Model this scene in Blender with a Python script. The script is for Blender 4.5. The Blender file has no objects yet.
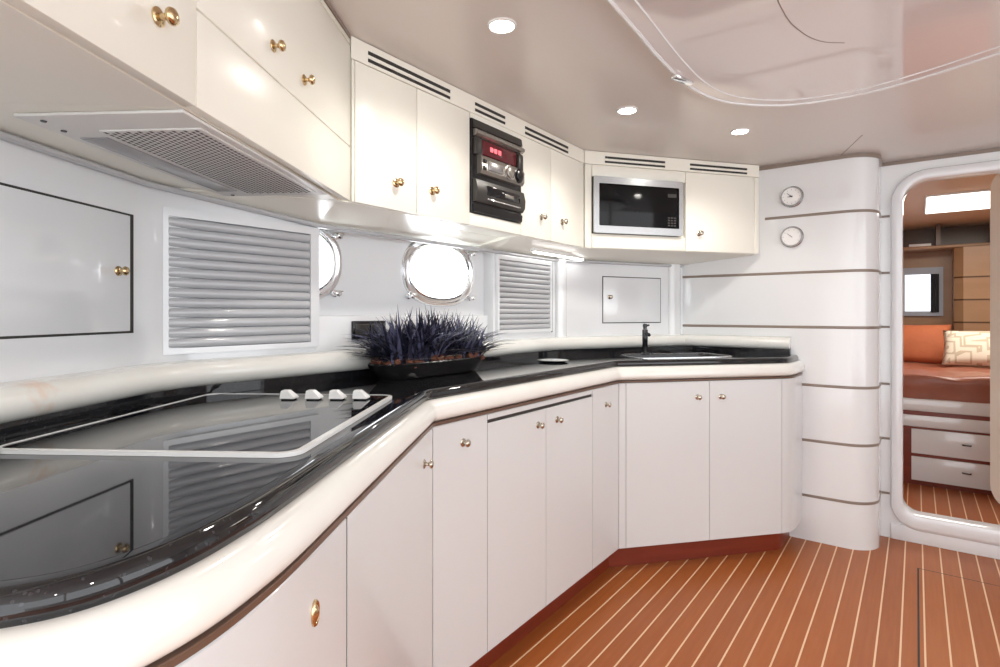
import bpy, bmesh, math, random
from mathutils import Vector, Matrix
random.seed(7)
C = bpy.context.scene.collection
PI = math.pi
# ------------------------------------------------------------------ survey helpers
# world = boat axes: x = to starboard, y = to the bow, z = up.  The camera stands at the origin, eye height EYE,
# turned 36.87 deg to port.  The survey helpers turn measured sight lines into positions on real planes.
EYE, F, HOR = 1.09, 555.0, 313.5
def c2b(X, Y): return Vector((.8*X-.6*Y, .6*X+.8*Y))
def ray(px):
    a = (px-500)/F
    return Vector((.8*a-.6, .6*a+.8))
class Frame:
    """vertical plane through p along d; n = right-hand side (into the room)"""
    def __init__(s, p, q):
        s.p = Vector(p); d = Vector(q)-s.p; s.len = d.length; s.d = d/s.len; s.n = Vector((s.d.y, -s.d.x))
    def s(s, px):
        r = ray(px); det = r.x*(-s.d.y)+s.d.x*r.y
        t = (s.p.x*(-s.d.y)+s.d.x*s.p.y)/det
        return (r*t-s.p).dot(s.d)
    def depth(s, px):
        h = s.p+s.d*s.s(px); return -.6*h.x+.8*h.y
    def z(s, px, py): return EYE-(py-HOR)*s.depth(px)/F
    def at(s, t, o=0., z=None):
        v = s.p+s.d*t+s.n*o
        return v if z is None else Vector((v.x, v.y, z))
    def off(s, o): return Frame(s.p+s.n*o, s.p+s.n*o+s.d*s.len)

# ------------------------------------------------------------------ materials
def node_mat(name):
    m = bpy.data.materials.new(name); m.use_nodes = True
    nt = m.node_tree; b = nt.nodes['Principled BSDF']
    return m, nt, b
def setin(b, **k):
    for n, v in k.items():
        n = n.replace('_', ' ')
        if n in b.inputs: b.inputs[n].default_value = v
def mat(name, col, rough=.4, metal=0., coat=0., var=0., scale=6., bump=0., bscale=80., spec=.5, emit=None, estr=0.):
    m, nt, b = node_mat(name)
    setin(b, Base_Color=(*col, 1), Roughness=rough, Metallic=metal, Coat_Weight=coat, Coat_Roughness=.05, Specular_IOR_Level=spec)
    if emit: setin(b, Emission_Color=(*emit, 1), Emission_Strength=estr)
    tc = nt.nodes.new('ShaderNodeTexCoord')
    if var > 0:
        nz = nt.nodes.new('ShaderNodeTexNoise'); nz.inputs['Scale'].default_value = scale; nz.inputs['Detail'].default_value = 4
        nt.links.new(tc.outputs['Object'], nz.inputs['Vector'])
        mx = nt.nodes.new('ShaderNodeMix'); mx.data_type = 'RGBA'
        mx.inputs['A'].default_value = (*[c*(1-var) for c in col], 1); mx.inputs['B'].default_value = (*[min(1, c*(1+var)) for c in col], 1)
        nt.links.new(nz.outputs['Fac'], mx.inputs['Factor']); nt.links.new(mx.outputs['Result'], b.inputs['Base Color'])
    if bump > 0:
        nz = nt.nodes.new('ShaderNodeTexNoise'); nz.inputs['Scale'].default_value = bscale; nz.inputs['Detail'].default_value = 3
        nt.links.new(tc.outputs['Object'], nz.inputs['Vector'])
        bp = nt.nodes.new('ShaderNodeBump'); bp.inputs['Strength'].default_value = bump; bp.inputs['Distance'].default_value = .01
        nt.links.new(nz.outputs['Fac'], bp.inputs['Height']); nt.links.new(bp.outputs['Normal'], b.inputs['Normal'])
    return m
def emis(name, col, st):
    m = bpy.data.materials.new(name); m.use_nodes = True; nt = m.node_tree
    nt.nodes.remove(nt.nodes['Principled BSDF'])
    e = nt.nodes.new('ShaderNodeEmission'); e.inputs['Color'].default_value = (*col, 1); e.inputs['Strength'].default_value = st
    nt.links.new(e.outputs[0], nt.nodes['Material Output'].inputs['Surface']); return m
def mth(nt, op, a, b=None):
    n = nt.nodes.new('ShaderNodeMath'); n.operation = op
    for i, v in enumerate((a, b)):
        if v is None: continue
        if isinstance(v, (int, float)): n.inputs[i].default_value = v
        else: nt.links.new(v, n.inputs[i])
    return n.outputs[0]
def mix(nt, fac, a, b):
    n = nt.nodes.new('ShaderNodeMix'); n.data_type = 'RGBA'
    nt.links.new(fac, n.inputs['Factor'])
    for k, v in (('A', a), ('B', b)):
        if isinstance(v, tuple): n.inputs[k].default_value = (*v, 1)
        else: nt.links.new(v, n.inputs[k])
    return n.outputs['Result']
def teak_floor():
    m, nt, b = node_mat('teak_and_holly')
    geo = nt.nodes.new('ShaderNodeNewGeometry'); sep = nt.nodes.new('ShaderNodeSeparateXYZ')
    nt.links.new(geo.outputs['Position'], sep.inputs[0])
    k = mth(nt, 'DIVIDE', mth(nt, 'ADD', sep.outputs['X'], 10.0+.025+.0027), .064)
    fr = mth(nt, 'FRACT', k); line = mth(nt, 'LESS_THAN', fr, .085)
    idx = mth(nt, 'FLOOR', k)
    mp = nt.nodes.new('ShaderNodeMapping'); mp.inputs['Scale'].default_value = (60, 3.0, 1)
    nt.links.new(geo.outputs['Position'], mp.inputs['Vector'])
    gn = nt.nodes.new('ShaderNodeTexNoise'); gn.inputs['Scale'].default_value = 1.5; gn.inputs['Detail'].default_value = 6
    nt.links.new(mp.outputs[0], gn.inputs['Vector'])
    wn = nt.nodes.new('ShaderNodeTexWhiteNoise'); wn.noise_dimensions = '1D'; nt.links.new(idx, wn.inputs['W'])
    base = mix(nt, wn.outputs['Value'], (.34, .094, .022), (.43, .128, .031))
    grain = mix(nt, gn.outputs['Fac'], (.25, .060, .012), (.47, .155, .042))
    n = nt.nodes.new('ShaderNodeMix'); n.data_type = 'RGBA'; n.inputs['Factor'].default_value = .45
    nt.links.new(base, n.inputs['A']); nt.links.new(grain, n.inputs['B'])
    nt.links.new(mix(nt, line, n.outputs['Result'], (.80, .55, .34)), b.inputs['Base Color'])
    setin(b, Roughness=.42, Coat_Weight=.05, Coat_Roughness=.15, Specular_IOR_Level=.35); return m
def granite():
    m, nt, b = node_mat('black_granite')
    tc = nt.nodes.new('ShaderNodeTexCoord')
    v = nt.nodes.new('ShaderNodeTexVoronoi'); v.inputs['Scale'].default_value = 190
    nt.links.new(tc.outputs['Object'], v.inputs['Vector'])
    f = mth(nt, 'LESS_THAN', v.outputs['Distance'], .27)
    nz = nt.nodes.new('ShaderNodeTexNoise'); nz.inputs['Scale'].default_value = 70; nz.inputs['Detail'].default_value = 5
    nt.links.new(tc.outputs['Object'], nz.inputs['Vector'])
    g = mth(nt, 'MULTIPLY', f, mth(nt, 'GREATER_THAN', nz.outputs['Fac'], .52))
    base = mix(nt, nz.outputs['Fac'], (.002, .002, .003), (.022, .023, .026))
    nt.links.new(mix(nt, g, base, (.035, .036, .04)), b.inputs['Base Color'])
    setin(b, Roughness=.028, Specular_IOR_Level=.6); return m
def marble(stain=(-1.19, .27, .95)):
    m, nt, b = node_mat('cream_moulding')
    tc = nt.nodes.new('ShaderNodeTexCoord'); nz = nt.nodes.new('ShaderNodeTexNoise')
    nz.inputs['Scale'].default_value = 5; nz.inputs['Detail'].default_value = 5
    nt.links.new(tc.outputs['Object'], nz.inputs['Vector'])
    r = nt.nodes.new('ShaderNodeValToRGB'); nt.links.new(nz.outputs['Fac'], r.inputs[0])
    r.color_ramp.elements[0].position = .25; r.color_ramp.elements[0].color = (.80, .79, .735, 1)
    r.color_ramp.elements[1].position = .6; r.color_ramp.elements[1].color = (.845, .85, .81, 1)
    e = r.color_ramp.elements.new(.79); e.color = (.85, .82, .75, 1)
    geo = nt.nodes.new('ShaderNodeNewGeometry'); vm = nt.nodes.new('ShaderNodeVectorMath'); vm.operation = 'DISTANCE'
    vm.inputs[1].default_value = stain; nt.links.new(geo.outputs['Position'], vm.inputs[0])
    n2 = nt.nodes.new('ShaderNodeTexNoise'); n2.inputs['Scale'].default_value = 45; nt.links.new(geo.outputs['Position'], n2.inputs['Vector'])
    d = mth(nt, 'ADD', mth(nt, 'DIVIDE', vm.outputs['Value'], .045), mth(nt, 'MULTIPLY', n2.outputs['Fac'], 1.1))
    k = mth(nt, 'MAXIMUM', mth(nt, 'MULTIPLY', mth(nt, 'SUBTRACT', 1.45, d), .9), 0.)
    k = mth(nt, 'MINIMUM', k, .75)
    nt.links.new(mix(nt, k, r.outputs[0], (.72, .36, .16)), b.inputs['Base Color']); setin(b, Roughness=.16, Coat_Weight=.4); return m
def wood(name, c0, c1, sc=(2, 2, 25), rough=.3):
    m, nt, b = node_mat(name)
    tc = nt.nodes.new('ShaderNodeTexCoord'); mp = nt.nodes.new('ShaderNodeMapping'); mp.inputs['Scale'].default_value = sc
    nt.links.new(tc.outputs['Object'], mp.inputs['Vector'])
    nz = nt.nodes.new('ShaderNodeTexNoise'); nz.inputs['Scale'].default_value = 1.6; nz.inputs['Detail'].default_value = 5
    nt.links.new(mp.outputs[0], nz.inputs['Vector'])
    nt.links.new(mix(nt, nz.outputs['Fac'], c0, c1), b.inputs['Base Color']); setin(b, Roughness=rough); return m
def cushion_pattern():
    m, nt, b = node_mat('patterned_cotton')
    tc = nt.nodes.new('ShaderNodeTexCoord')
    v = nt.nodes.new('ShaderNodeTexVoronoi'); v.inputs['Scale'].default_value = 7; v.distance = 'CHEBYCHEV'
    nt.links.new(tc.outputs['Object'], v.inputs['Vector'])
    s = mth(nt, 'FRACT', mth(nt, 'MULTIPLY', v.outputs['Distance'], 4.))
    f = mth(nt, 'LESS_THAN', s, .32)
    nt.links.new(mix(nt, f, (.84, .76, .63), (.60, .50, .37)), b.inputs['Base Color']); setin(b, Roughness=.8); return m

M = dict(
    cream=mat('cream_lacquer', (.90, .89, .80), .30, coat=.12, var=.015, scale=2),
    white=mat('white_lacquer', (.785, .805, .815), .14, coat=.5, var=.012, scale=2),
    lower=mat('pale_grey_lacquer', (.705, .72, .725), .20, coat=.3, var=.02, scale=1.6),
    wall=mat('white_gloss_panel', (.77, .79, .81), .13, coat=.6, var=.01, scale=2),
    carcass=mat('shaded_carcass', (.10, .09, .085), .6, var=.05),  # base cabinet bodies coloured dark so the door seams read as shade
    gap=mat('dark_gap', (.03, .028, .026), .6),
    ceil=mat('pinkish_beige_headliner', (.69, .655, .62), .30, coat=.1, var=.02, scale=1.2),
    panel=mat('glossy_ceiling_lacquer', (.70, .65, .63), .07, coat=.8, var=.02, scale=1.5),
    granite=granite(), marble=marble(), floor=teak_floor(),
    brown=wood('brown_trim_wood', (.11, .062, .042), (.17, .098, .066), rough=.35),
    greybrown=mat('grey_brown_inlay', (.25, .20, .165), .35, var=.1, scale=9),
    mahogany=wood('mahogany', (.15, .020, .010), (.26, .045, .020)),
    brass=mat('polished_brass', (.66, .50, .29), .16, metal=1., var=.05),
    nickel=mat('brushed_nickel_brass', (.55, .50, .42), .2, metal=1., var=.05),
    chrome=mat('chrome', (.88, .89, .90), .14, metal=1., var=.02),
    steel=mat('brushed_steel', (.50, .50, .50), .25, metal=1., var=.06, scale=40),
    darkmetal=mat('dark_bronze_metal', (.06, .06, .065), .22, metal=.8, var=.1),
    blackglass=mat('black_ceramic_glass', (.006, .006, .008), .03, spec=.6, var=.05),
    ovenglass=mat('dark_oven_glass', (.006, .006, .007), .10, spec=.22, var=.05),
    black=mat('black_plastic', (.009, .009, .010), .22, var=.1),
    charcoal=mat('charcoal_plastic', (.055, .052, .048), .3, metal=.3, var=.1),
    silverplastic=mat('silver_plastic', (.36, .34, .31), .26, metal=.7, var=.06),
    whiteplastic=mat('white_plastic', (.84, .85, .84), .25, var=.02),
    hood=mat('pale_grey_enamel', (.70, .70, .68), .3, var=.02),
    smoke=mat('smoked_lens', (.33, .33, .34), .2, var=.08),
    shutter=mat('pale_grey_slats', (.50, .51, .53), .13, coat=.7, var=.02),
    reddisplay=mat('dark_red_display', (.07, .012, .016), .12, emit=(1, .08, .1), estr=.035),
    redled=mat('lit_red_segment', (.5, .03, .05), .3, emit=(1, .15, .18), estr=1.2),
    dialwhite=mat('dial_white', (.90, .90, .89), .35, var=.01),
    blade=mat('blue_black_blade', (.020, .021, .042), .5, var=.55, scale=14),
    blade2=mat('blue_grey_tip_blade', (.13, .135, .235), .5, var=.4, scale=20),
    dry=mat('dry_straw_blade', (.42, .36, .27), .6, var=.3, scale=20),
    bark=mat('rust_brown_bark', (.16, .055, .03), .8, var=.5, scale=40, bump=.6, bscale=60),
    cabinwood=wood('honey_wood', (.33, .19, .10), (.45, .27, .15), (1.5, 1.5, 8), .35),
    cabinceil=mat('peach_headliner', (.90, .74, .54), .4, var=.03),
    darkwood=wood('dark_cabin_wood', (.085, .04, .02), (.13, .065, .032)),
    orange=mat('burnt_orange_cloth', (.50, .14, .055), .75, var=.2, scale=9, bump=.25, bscale=25),
    satin=mat('rust_satin_cover', (.34, .12, .075), .36, var=.3, scale=7, bump=.5, bscale=9),
    pattern=cushion_pattern(),
    curtain=mat('dark_curtain_cloth', (.06, .065, .075), .8, var=.2),
    blue=mat('blue_grey_frame', (.40, .44, .52), .35, var=.04),
    doorcream=mat('cream_door_lacquer', (.91, .85, .74), .16, coat=.5, var=.015),
    sky=emis('daylight_pane', (.93, .97, 1.0), 5.0),
    lamp=emis('lamp_lens', (1., .96, .88), 25.0),
    strip=emis('strip_lens', (1., .98, .95), 7.0),
    cabinlamp=emis('cabin_lamp_lens', (1., .96, .88), 2.6),
    blind=emis('daylit_blind', (.92, .95, 1.0), 1.4),
)

# ------------------------------------------------------------------ mesh helpers
def v3(v2, z): return Vector((v2.x, v2.y, z))
def base_of(o):
    while o.parent: o = o.parent
    return Vector(o.location)
def obj(name, bm, m, parent=None, smooth=True, angle=35, loc=None):
    org = base_of(parent) if parent else (Vector(loc) if loc else Vector((0, 0, 0)))
    if parent is None and loc is None:
        xs = [v.co for v in bm.verts]
        lo = Vector([min(c[i] for c in xs) for i in range(3)]); hi = Vector([max(c[i] for c in xs) for i in range(3)])
        org = Vector(((lo.x+hi.x)/2, (lo.y+hi.y)/2, lo.z))
    bmesh.ops.recalc_face_normals(bm, faces=bm.faces)
    bmesh.ops.translate(bm, verts=bm.verts, vec=-org)
    me = bpy.data.meshes.new(name); bm.to_mesh(me); bm.free()
    me.materials.append(M[m] if isinstance(m, str) else m)
    if smooth:
        for p in me.polygons: p.use_smooth = True
        me.set_sharp_from_angle(angle=math.radians(angle))
    o = bpy.data.objects.new(name, me); C.objects.link(o)
    if parent: o.parent = parent
    else: o.location = org
    return o
def thing(name, label, cat, loc, group=None):
    o = bpy.data.objects.new(name, None); C.objects.link(o); o.empty_display_size = .05
    o.location = loc; o['label'] = label; o['category'] = cat
    if group: o['group'] = group
    return o
def tag(o, label, cat, group=None):
    o['label'] = label; o['category'] = cat
    if group: o['group'] = group
    return o
def struct(o, label=None, cat=None):
    o['kind'] = 'structure'
    if label: o['label'] = label
    if cat: o['category'] = cat
    return o
def sempty(name, loc, label, cat):
    o = bpy.data.objects.new(name, None); C.objects.link(o); o.empty_display_size = .05; o.location = loc
    return struct(o, label, cat)
def BM(): return bmesh.new()
def fbox(bm, fr, s0, s1, o0, o1, z0, z1, bev=0., seg=2):
    """box in a wall frame: s along the wall, o out of the wall, z up"""
    vs = []
    for z in (z0, z1):
        for s, o in ((s0, o0), (s1, o0), (s1, o1), (s0, o1)):
            vs.append(bm.verts.new(fr.at(s, o, z)))
    fs = [bm.faces.new([vs[i] for i in q]) for q in ((3, 2, 1, 0), (4, 5, 6, 7), (0, 1, 5, 4), (1, 2, 6, 5), (2, 3, 7, 6), (3, 0, 4, 7))]
    if bev > 0:
        es = list({e for f in fs for e in f.edges})
        bmesh.ops.bevel(bm, geom=es, offset=bev, segments=seg, affect='EDGES', profile=.5)
def prism(bm, poly, z0, z1):
    zf = z0 if callable(z0) else (lambda p: z0)
    lo = [bm.verts.new((p[0], p[1], zf(p))) for p in poly]; hi = [bm.verts.new((p[0], p[1], z1)) for p in poly]
    n = len(poly)
    bm.faces.new(lo[::-1]); bm.faces.new(hi)
    for i in range(n): bm.faces.new((lo[i], lo[(i+1) % n], hi[(i+1) % n], hi[i]))
def mitres(poly):
    out = []
    for i in range(len(poly)):
        ns = []
        for a, b in ((i-1, i), (i, i+1)):
            if a >= 0 and b < len(poly):
                d = (Vector(poly[b])-Vector(poly[a])).normalized(); ns.append(Vector((d.y, -d.x)))
        if len(ns) == 2:
            m = (ns[0]+ns[1]).normalized(); m = m/max(.4, m.dot(ns[0]))
        else: m = ns[0]
        out.append(m)
    return out
def sweep(bm, poly, prof, cap=True):
    ms = mitres(poly); rings = []
    for p, m in zip(poly, ms):
        rings.append([bm.verts.new((p[0]+m.x*o, p[1]+m.y*o, z)) for o, z in prof])
    n = len(prof)
    for a, b in zip(rings, rings[1:]):
        for i in range(n): bm.faces.new((a[i], a[(i+1) % n], b[(i+1) % n], b[i]))
    if cap:
        bm.faces.new(rings[0]); bm.faces.new(rings[-1][::-1])
def offset(poly, o): return [Vector(p)+m*o for p, m in zip(poly, mitres(poly))]
def rrect(o0, o1, z0, z1, b=.002):
    return [(o0, z0), (o1-b, z0), (o1, z0+b), (o1, z1-b), (o1-b, z1), (o0, z1)]
def fillet(poly, r, seg=6, idx=None):
    out = []
    for i, p in enumerate(poly):
        p = Vector(p)
        if i in (0, len(poly)-1) or (idx is not None and i not in idx): out.append(p); continue
        a = (Vector(poly[i-1])-p); b = (Vector(poly[i+1])-p)
        k = min(r, a.length*.45, b.length*.45); A = p+a.normalized()*k; B = p+b.normalized()*k
        for j in range(seg+1):
            t = j/seg; out.append(A*(1-t)**2+p*2*t*(1-t)+B*t*t)
    return out
def trim_poly(poly, a, b):
    """shorten both ends of a polyline"""
    poly = [Vector(p) for p in poly]
    for k, g in ((0, a), (-1, b)):
        if g:
            j = 1 if k == 0 else -2
            d = (poly[j]-poly[k]).normalized(); poly[k] = poly[k]+d*g
    return poly
def lathe(bm, org, axis, prof, seg=20):
    axis = Vector(axis).normalized(); t = Vector((0, 0, 1)) if abs(axis.z) < .9 else Vector((1, 0, 0))
    x = axis.cross(t).normalized(); y = axis.cross(x); org = Vector(org); rings = []
    for r, h in prof:
        if r < 1e-6: rings.append([bm.verts.new(org+axis*h)])
        else: rings.append([bm.verts.new(org+axis*h+(x*math.cos(2*PI*i/seg)+y*math.sin(2*PI*i/seg))*r) for i in range(seg)])
    for a, b in zip(rings, rings[1:]):
        for i in range(seg):
            j = (i+1) % seg
            if len(a) == 1 and len(b) == 1: continue
            if len(a) == 1: bm.faces.new((a[0], b[j], b[i]))
            elif len(b) == 1: bm.faces.new((a[i], a[j], b[0]))
            else: bm.faces.new((a[i], a[j], b[j], b[i]))
    for r in (rings[0], rings[-1]):
        if len(r) > 2: bm.faces.new(r)
def tube(bm, pts, r, seg=10):
    pts = [Vector(p) for p in pts]; rings = []; up = None
    for i, p in enumerate(pts):
        d = (pts[min(i+1, len(pts)-1)]-pts[max(i-1, 0)]).normalized()
        if up is None: up = d.cross(Vector((.3, .2, 1)) if abs(d.z) < .9 else Vector((1, 0, 0))).normalized()
        x = (up-d*up.dot(d)).normalized(); y = d.cross(x); up = x
        rr = r[i] if isinstance(r, (list, tuple)) else r
        rings.append([bm.verts.new(p+(x*math.cos(2*PI*k/seg)+y*math.sin(2*PI*k/seg))*rr) for k in range(seg)])
    for a, b in zip(rings, rings[1:]):
        for k in range(seg): bm.faces.new((a[k], a[(k+1) % seg], b[(k+1) % seg], b[k]))
    bm.faces.new(rings[0]); bm.faces.new(rings[-1][::-1])
def loop_plate(bm, fr, outer, inner, o0, o1):
    """ring plate in a wall frame; outer/inner = lists of (s,z), same length"""
    n = len(outer); R = []
    for o in (o0, o1):
        for lp in (outer, inner): R.append([bm.verts.new(fr.at(s, o, z)) for s, z in lp])
    a, b, c, d = R
    for i in range(n):
        j = (i+1) % n
        bm.faces.new((a[i], a[j], b[j], b[i])); bm.faces.new((c[i], c[j], d[j], d[i]))
        bm.faces.new((a[i], a[j], c[j], c[i])); bm.faces.new((b[i], b[j], d[j], d[i]))
def plate(bm, fr, lp, o0, o1):
    a = [bm.verts.new(fr.at(s, o0, z)) for s, z in lp]; b = [bm.verts.new(fr.at(s, o1, z)) for s, z in lp]
    n = len(lp); bm.faces.new(a); bm.faces.new(b[::-1])
    for i in range(n): bm.faces.new((a[i], a[(i+1) % n], b[(i+1) % n], b[i]))
def rr_loop(s0, s1, z0, z1, r, seg=8, rb=None):
    out = []; rt = r; rb = r if rb is None else rb
    for cx, cz, a0, r in ((s1-rt, z1-rt, 0, rt), (s0+rt, z1-rt, 90, rt), (s0+rb, z0+rb, 180, rb), (s1-rb, z0+rb, 270, rb)):
        for i in range(seg+1):
            a = math.radians(a0+90*i/seg); out.append((cx+r*math.cos(a), cz+r*math.sin(a)))
    return out
def ell(s, z, a, b, n=40, p=2.4):
    out = []
    for i in range(n):
        t = 2*PI*i/n; c, k = math.cos(t), math.sin(t)
        out.append((s+a*math.copysign(abs(c)**(2/p), c), z+b*math.copysign(abs(k)**(2/p), k)))
    return out
def knob(parent, fr, s, o, z, m='brass', k=1.):
    bm = BM()
    lathe(bm, fr.at(s, o, z), v3(fr.n, 0), [(.0, 0), (.0145*k, 0), (.0145*k, .002*k), (.011*k, .0045*k), (.0055*k, .006*k), (.0048*k, .013*k), (.008*k, .016*k), (.0125*k, .019*k), (.0135*k, .0225*k), (.0115*k, .0265*k), (.006*k, .029*k), (0, .0295*k)], 20)
    return obj('knob', bm, m, parent, angle=50)

# ------------------------------------------------------------------ plan of the galley
CEIL = 1.83
UB = 1.387            # underside of the wall cabinets
CT = .89              # worktop
W0, W1, W2 = Vector((-1.406, .558)), Vector((-1.406, 2.291)), Vector((-1.02, 3.025))
Adir = c2b(.063, .998).normalized()
WA = W0-Adir*1.5                                              # port wall runs on past the camera
FA = Frame(WA, W0); FB = Frame((-1.406, 0), (-1.406, 3)); FC = Frame(W1, W2)
FBK = Frame((-1.2, 3.025), (-.1, 3.025))                      # bulkhead with the round corner
HULL = Frame((-1.456, 0), (-1.456, 3))
P0, P1, P2 = c2b(-.185, 1.443), Vector((-1.0, 2.165)), Vector((-.476, 2.768)); P0.x = -1.0
left_curve = [c2b(*p) for p in ((-.9, .335), (-.46, .357), (-.385, .370), (-.335, .387), (-.302, .411), (-.278, .445), (-.259, .490), (-.245, .55), (-.234, .63))]
A_s = c2b(-.2213, .8026)
end_curve = [Vector(p) for p in ((-.456, 2.80), (-.446, 2.845), (-.442, 2.90), (-.441, 3.02))]
def spline(pts, m=5):
    pts = [Vector(p) for p in pts]; out = []
    for i in range(len(pts)-1):
        p0, p1, p2, p3 = pts[max(i-1, 0)], pts[i], pts[i+1], pts[min(i+2, len(pts)-1)]
        for j in range(m):
            t = j/m
            out.append(.5*((2*p1)+(p2-p0)*t+(2*p0-5*p1+4*p2-p3)*t*t+(3*p1-p0-3*p2+p3)*t**3))
    return out+[pts[-1]]
left_curve = left_curve[:1]+spline(left_curve[1:]+[A_s], 5)[:-1]
front = left_curve+[A_s, P0, P1, P2]+end_curve
U0, U1, U2 = Vector((-1.2, .94)), Vector((-1.2, 2.233)), Vector((-.626, 2.99))
UAs = c2b(-.485, .05)
FUA = Frame(UAs, U0); FUB = Frame((-1.2, 0), (-1.2, 3)); FUC = Frame(U1, U2)
FLA = Frame(A_s, P0); FLB = Frame((-1.0, 0), (-1.0, 3)); FLC = Frame(P1, P2)

# ------------------------------------------------------------------ setting
bm = BM(); prism(bm, [(-2.6, -1.6), (1.9, -1.6), (1.9, 6.3), (-2.6, 6.3)], -.05, 0)
struct(obj('floor', bm, 'floor', loc=(0, 0, 0)), 'orange teak sole with thin pale holly stripes running to the bow', 'floor')
bm = BM(); prism(bm, [(-2.6, -1.6), (1.9, -1.6), (1.9, 3.34), (-2.6, 3.34)], CEIL, CEIL+.05)
cl = struct(obj('ceiling', bm, 'ceil'), 'pinkish beige galley ceiling with round downlights', 'ceiling')
bm = BM()
prism(bm, [c2b(1.60, 2.62), c2b(1.604, 2.62), c2b(1.504, 2.30), c2b(1.50, 2.30)], CEIL-.0008, CEIL+.001)
obj('seam', bm, 'greybrown', cl)

# port walls
def wallsweep(name, poly, z0, z1, th, m, label):
    bm = BM(); sweep(bm, poly, [(0, z0), (0, z1), (-th, z1), (-th, z0)])
    return struct(obj(name, bm, m), label, 'wall')
sR0 = FB.s(317); sR1 = FB.s(493)
SOCK = 1.083
wallpoly = fillet([WA, W0, (-1.406, sR0)], .09, 8)
wl = wallsweep('wall_left', wallpoly, CT-.3, CEIL, .05, 'wall', 'white gloss wall beside the hob with a locker and a shutter')
wh = sempty('wall_hull', (-1.456, 1.4, CT-.3), 'white recessed hull wall around the two portholes', 'wall')
def porthole_hole(sc): return ell(sc, 1.247, .165, .100, 40)
PH = [(.905), (1.558)]
bm = BM()
# the hull wall sheet is built as strips round the two oval openings
y0, y1 = sR0-.40, sR1+.05
ymid = (PH[0]+PH[1])/2
for (a, b), sc in (((y0, ymid), PH[0]), ((ymid, y1), PH[1])):
    n = 40; inner = porthole_hole(sc); outer = []
    for s, z in inner:
        ds, dz = s-sc, z-1.247
        k = min((b-sc if ds > 0 else sc-a)/max(abs(ds), 1e-6), ((1.41-1.247) if dz > 0 else (1.247-SOCK))/max(abs(dz), 1e-6))
        outer.append((sc+ds*k, 1.247+dz*k))
    # exact corners
    for cs, cz in ((a, SOCK), (b, SOCK), (a, 1.41), (b, 1.41)):
        i = min(range(n), key=lambda q: (outer[q][0]-cs)**2+(outer[q][1]-cz)**2); outer[i] = (cs, cz)
    loop_plate(bm, HULL, outer, inner, -.03, 0)
obj('upper_lining', bm, 'wall', wh, smooth=False)
bm = BM(); fbox(bm, HULL, sR0-.02, sR1+.02, -.03, .022, CT-.3, SOCK, .004)
obj('lower_lining', bm, 'wall', wh)
bm = BM(); sweep(bm, [(-1.406, sR1), W1, W2], [(0, CT-.3), (0, CEIL), (-.05, CEIL), (-.05, CT-.3)])
ws = struct(obj('wall_sink', bm, 'wall'), 'white panelled wall behind the sink and the small shutter', 'wall')
bm = BM(); fbox(bm, FB, FB.s(551.2), FB.s(552.6), -.001, .002, 1.0, UB-.03); obj('corner_seam', bm, 'gap', ws)
for pa, pb in ((555, 566), (668, 680)):
    bm = BM(); s0, s1 = FC.s(pa), FC.s(pb)
    lp = [(s0, 0)]+[(s0+(s1-s0)*(.5-.5*math.cos(PI*i/8)), .022*math.sin(PI*i/8)) for i in range(1, 8)]+[(s1, 0)]
    prism(bm, [FC.at(s, o) for s, o in lp], CT, UB)
    obj('rounded_post', bm, 'white', ws, angle=60)
# cornice line along the wall under the wall cabinets
bm = BM(); cove = [FA.at(FA.s(-40), .006, UB-.008), FA.at(FA.len-.06, .008, UB-.008), Vector((-1.398, W0.y+.05, UB-.009)), Vector((-1.398, .975, 1.347)), Vector((-1.398, W1.y-.01, 1.347)), v3(W2+FC.n*.008-FC.d*.01, 1.347)]
tube(bm, cove, .0075, 10)
struct(obj('trim_1', bm, 'shutter'), 'pale grey cove moulding where the wall cabinets meet the wall', 'trim')

# bulkhead with the round corner
R = .125; UX = -.138; VD = 3.30
bp = [Vector((-1.25, 3.025)), Vector((UX-R, 3.025))]
bp += [Vector((UX-R+R*math.sin(t), 3.025+R-R*math.cos(t))) for t in [PI/2*i/14 for i in range(1, 15)]]
bp += [Vector((UX, VD+.02))]
bm = BM(); sweep(bm, bp, [(0, 0), (0, CEIL), (-.06, CEIL), (-.06, 0)])
wb = struct(obj('wall_bulkhead', bm, 'white'), 'white rounded bulkhead column banded with thin brown inlay lines', 'wall')
def band(px, py): return FBK.z(px, py)
zs = [band(840, 212), band(840, 271), band(840, 327.5), band(840, 387), band(840, 444), band(840, 501)]
sL = [FBK.s(765), FBK.s(682), FBK.s(682), FBK.s(800), FBK.s(800), FBK.s(800)]
for z, s in zip(zs, sL):
    bm = BM(); poly = [Vector((FBK.at(s).x, 3.025))]+bp[1:]
    sweep(bm, poly, [(-.004, z-.0065), (.0006, z-.0065), (.0025, z-.004), (.0025, z+.004), (.0006, z+.0065), (-.004, z+.0065)])
    obj('inlay_band', bm, 'greybrown', wb)
bm = BM(); sweep(bm, [Vector((U2.x-.02, 3.025))]+bp[1:-1]+[Vector((UX, VD)), Vector((1.45, VD))], [(-.004, CEIL-.020), (.006, CEIL-.020), (.006, CEIL-.002), (-.004, CEIL-.002)])
struct(obj('trim_2', bm, 'greybrown'), 'dark brown strip between bulkhead and ceiling', 'trim')

# door bulkhead with a rounded opening
FD = Frame((-1.3, VD), (1.5, VD))
su = lambda u: u+1.3
OL, OR, OB, OT = -.051, .56, .135, 1.722
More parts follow.
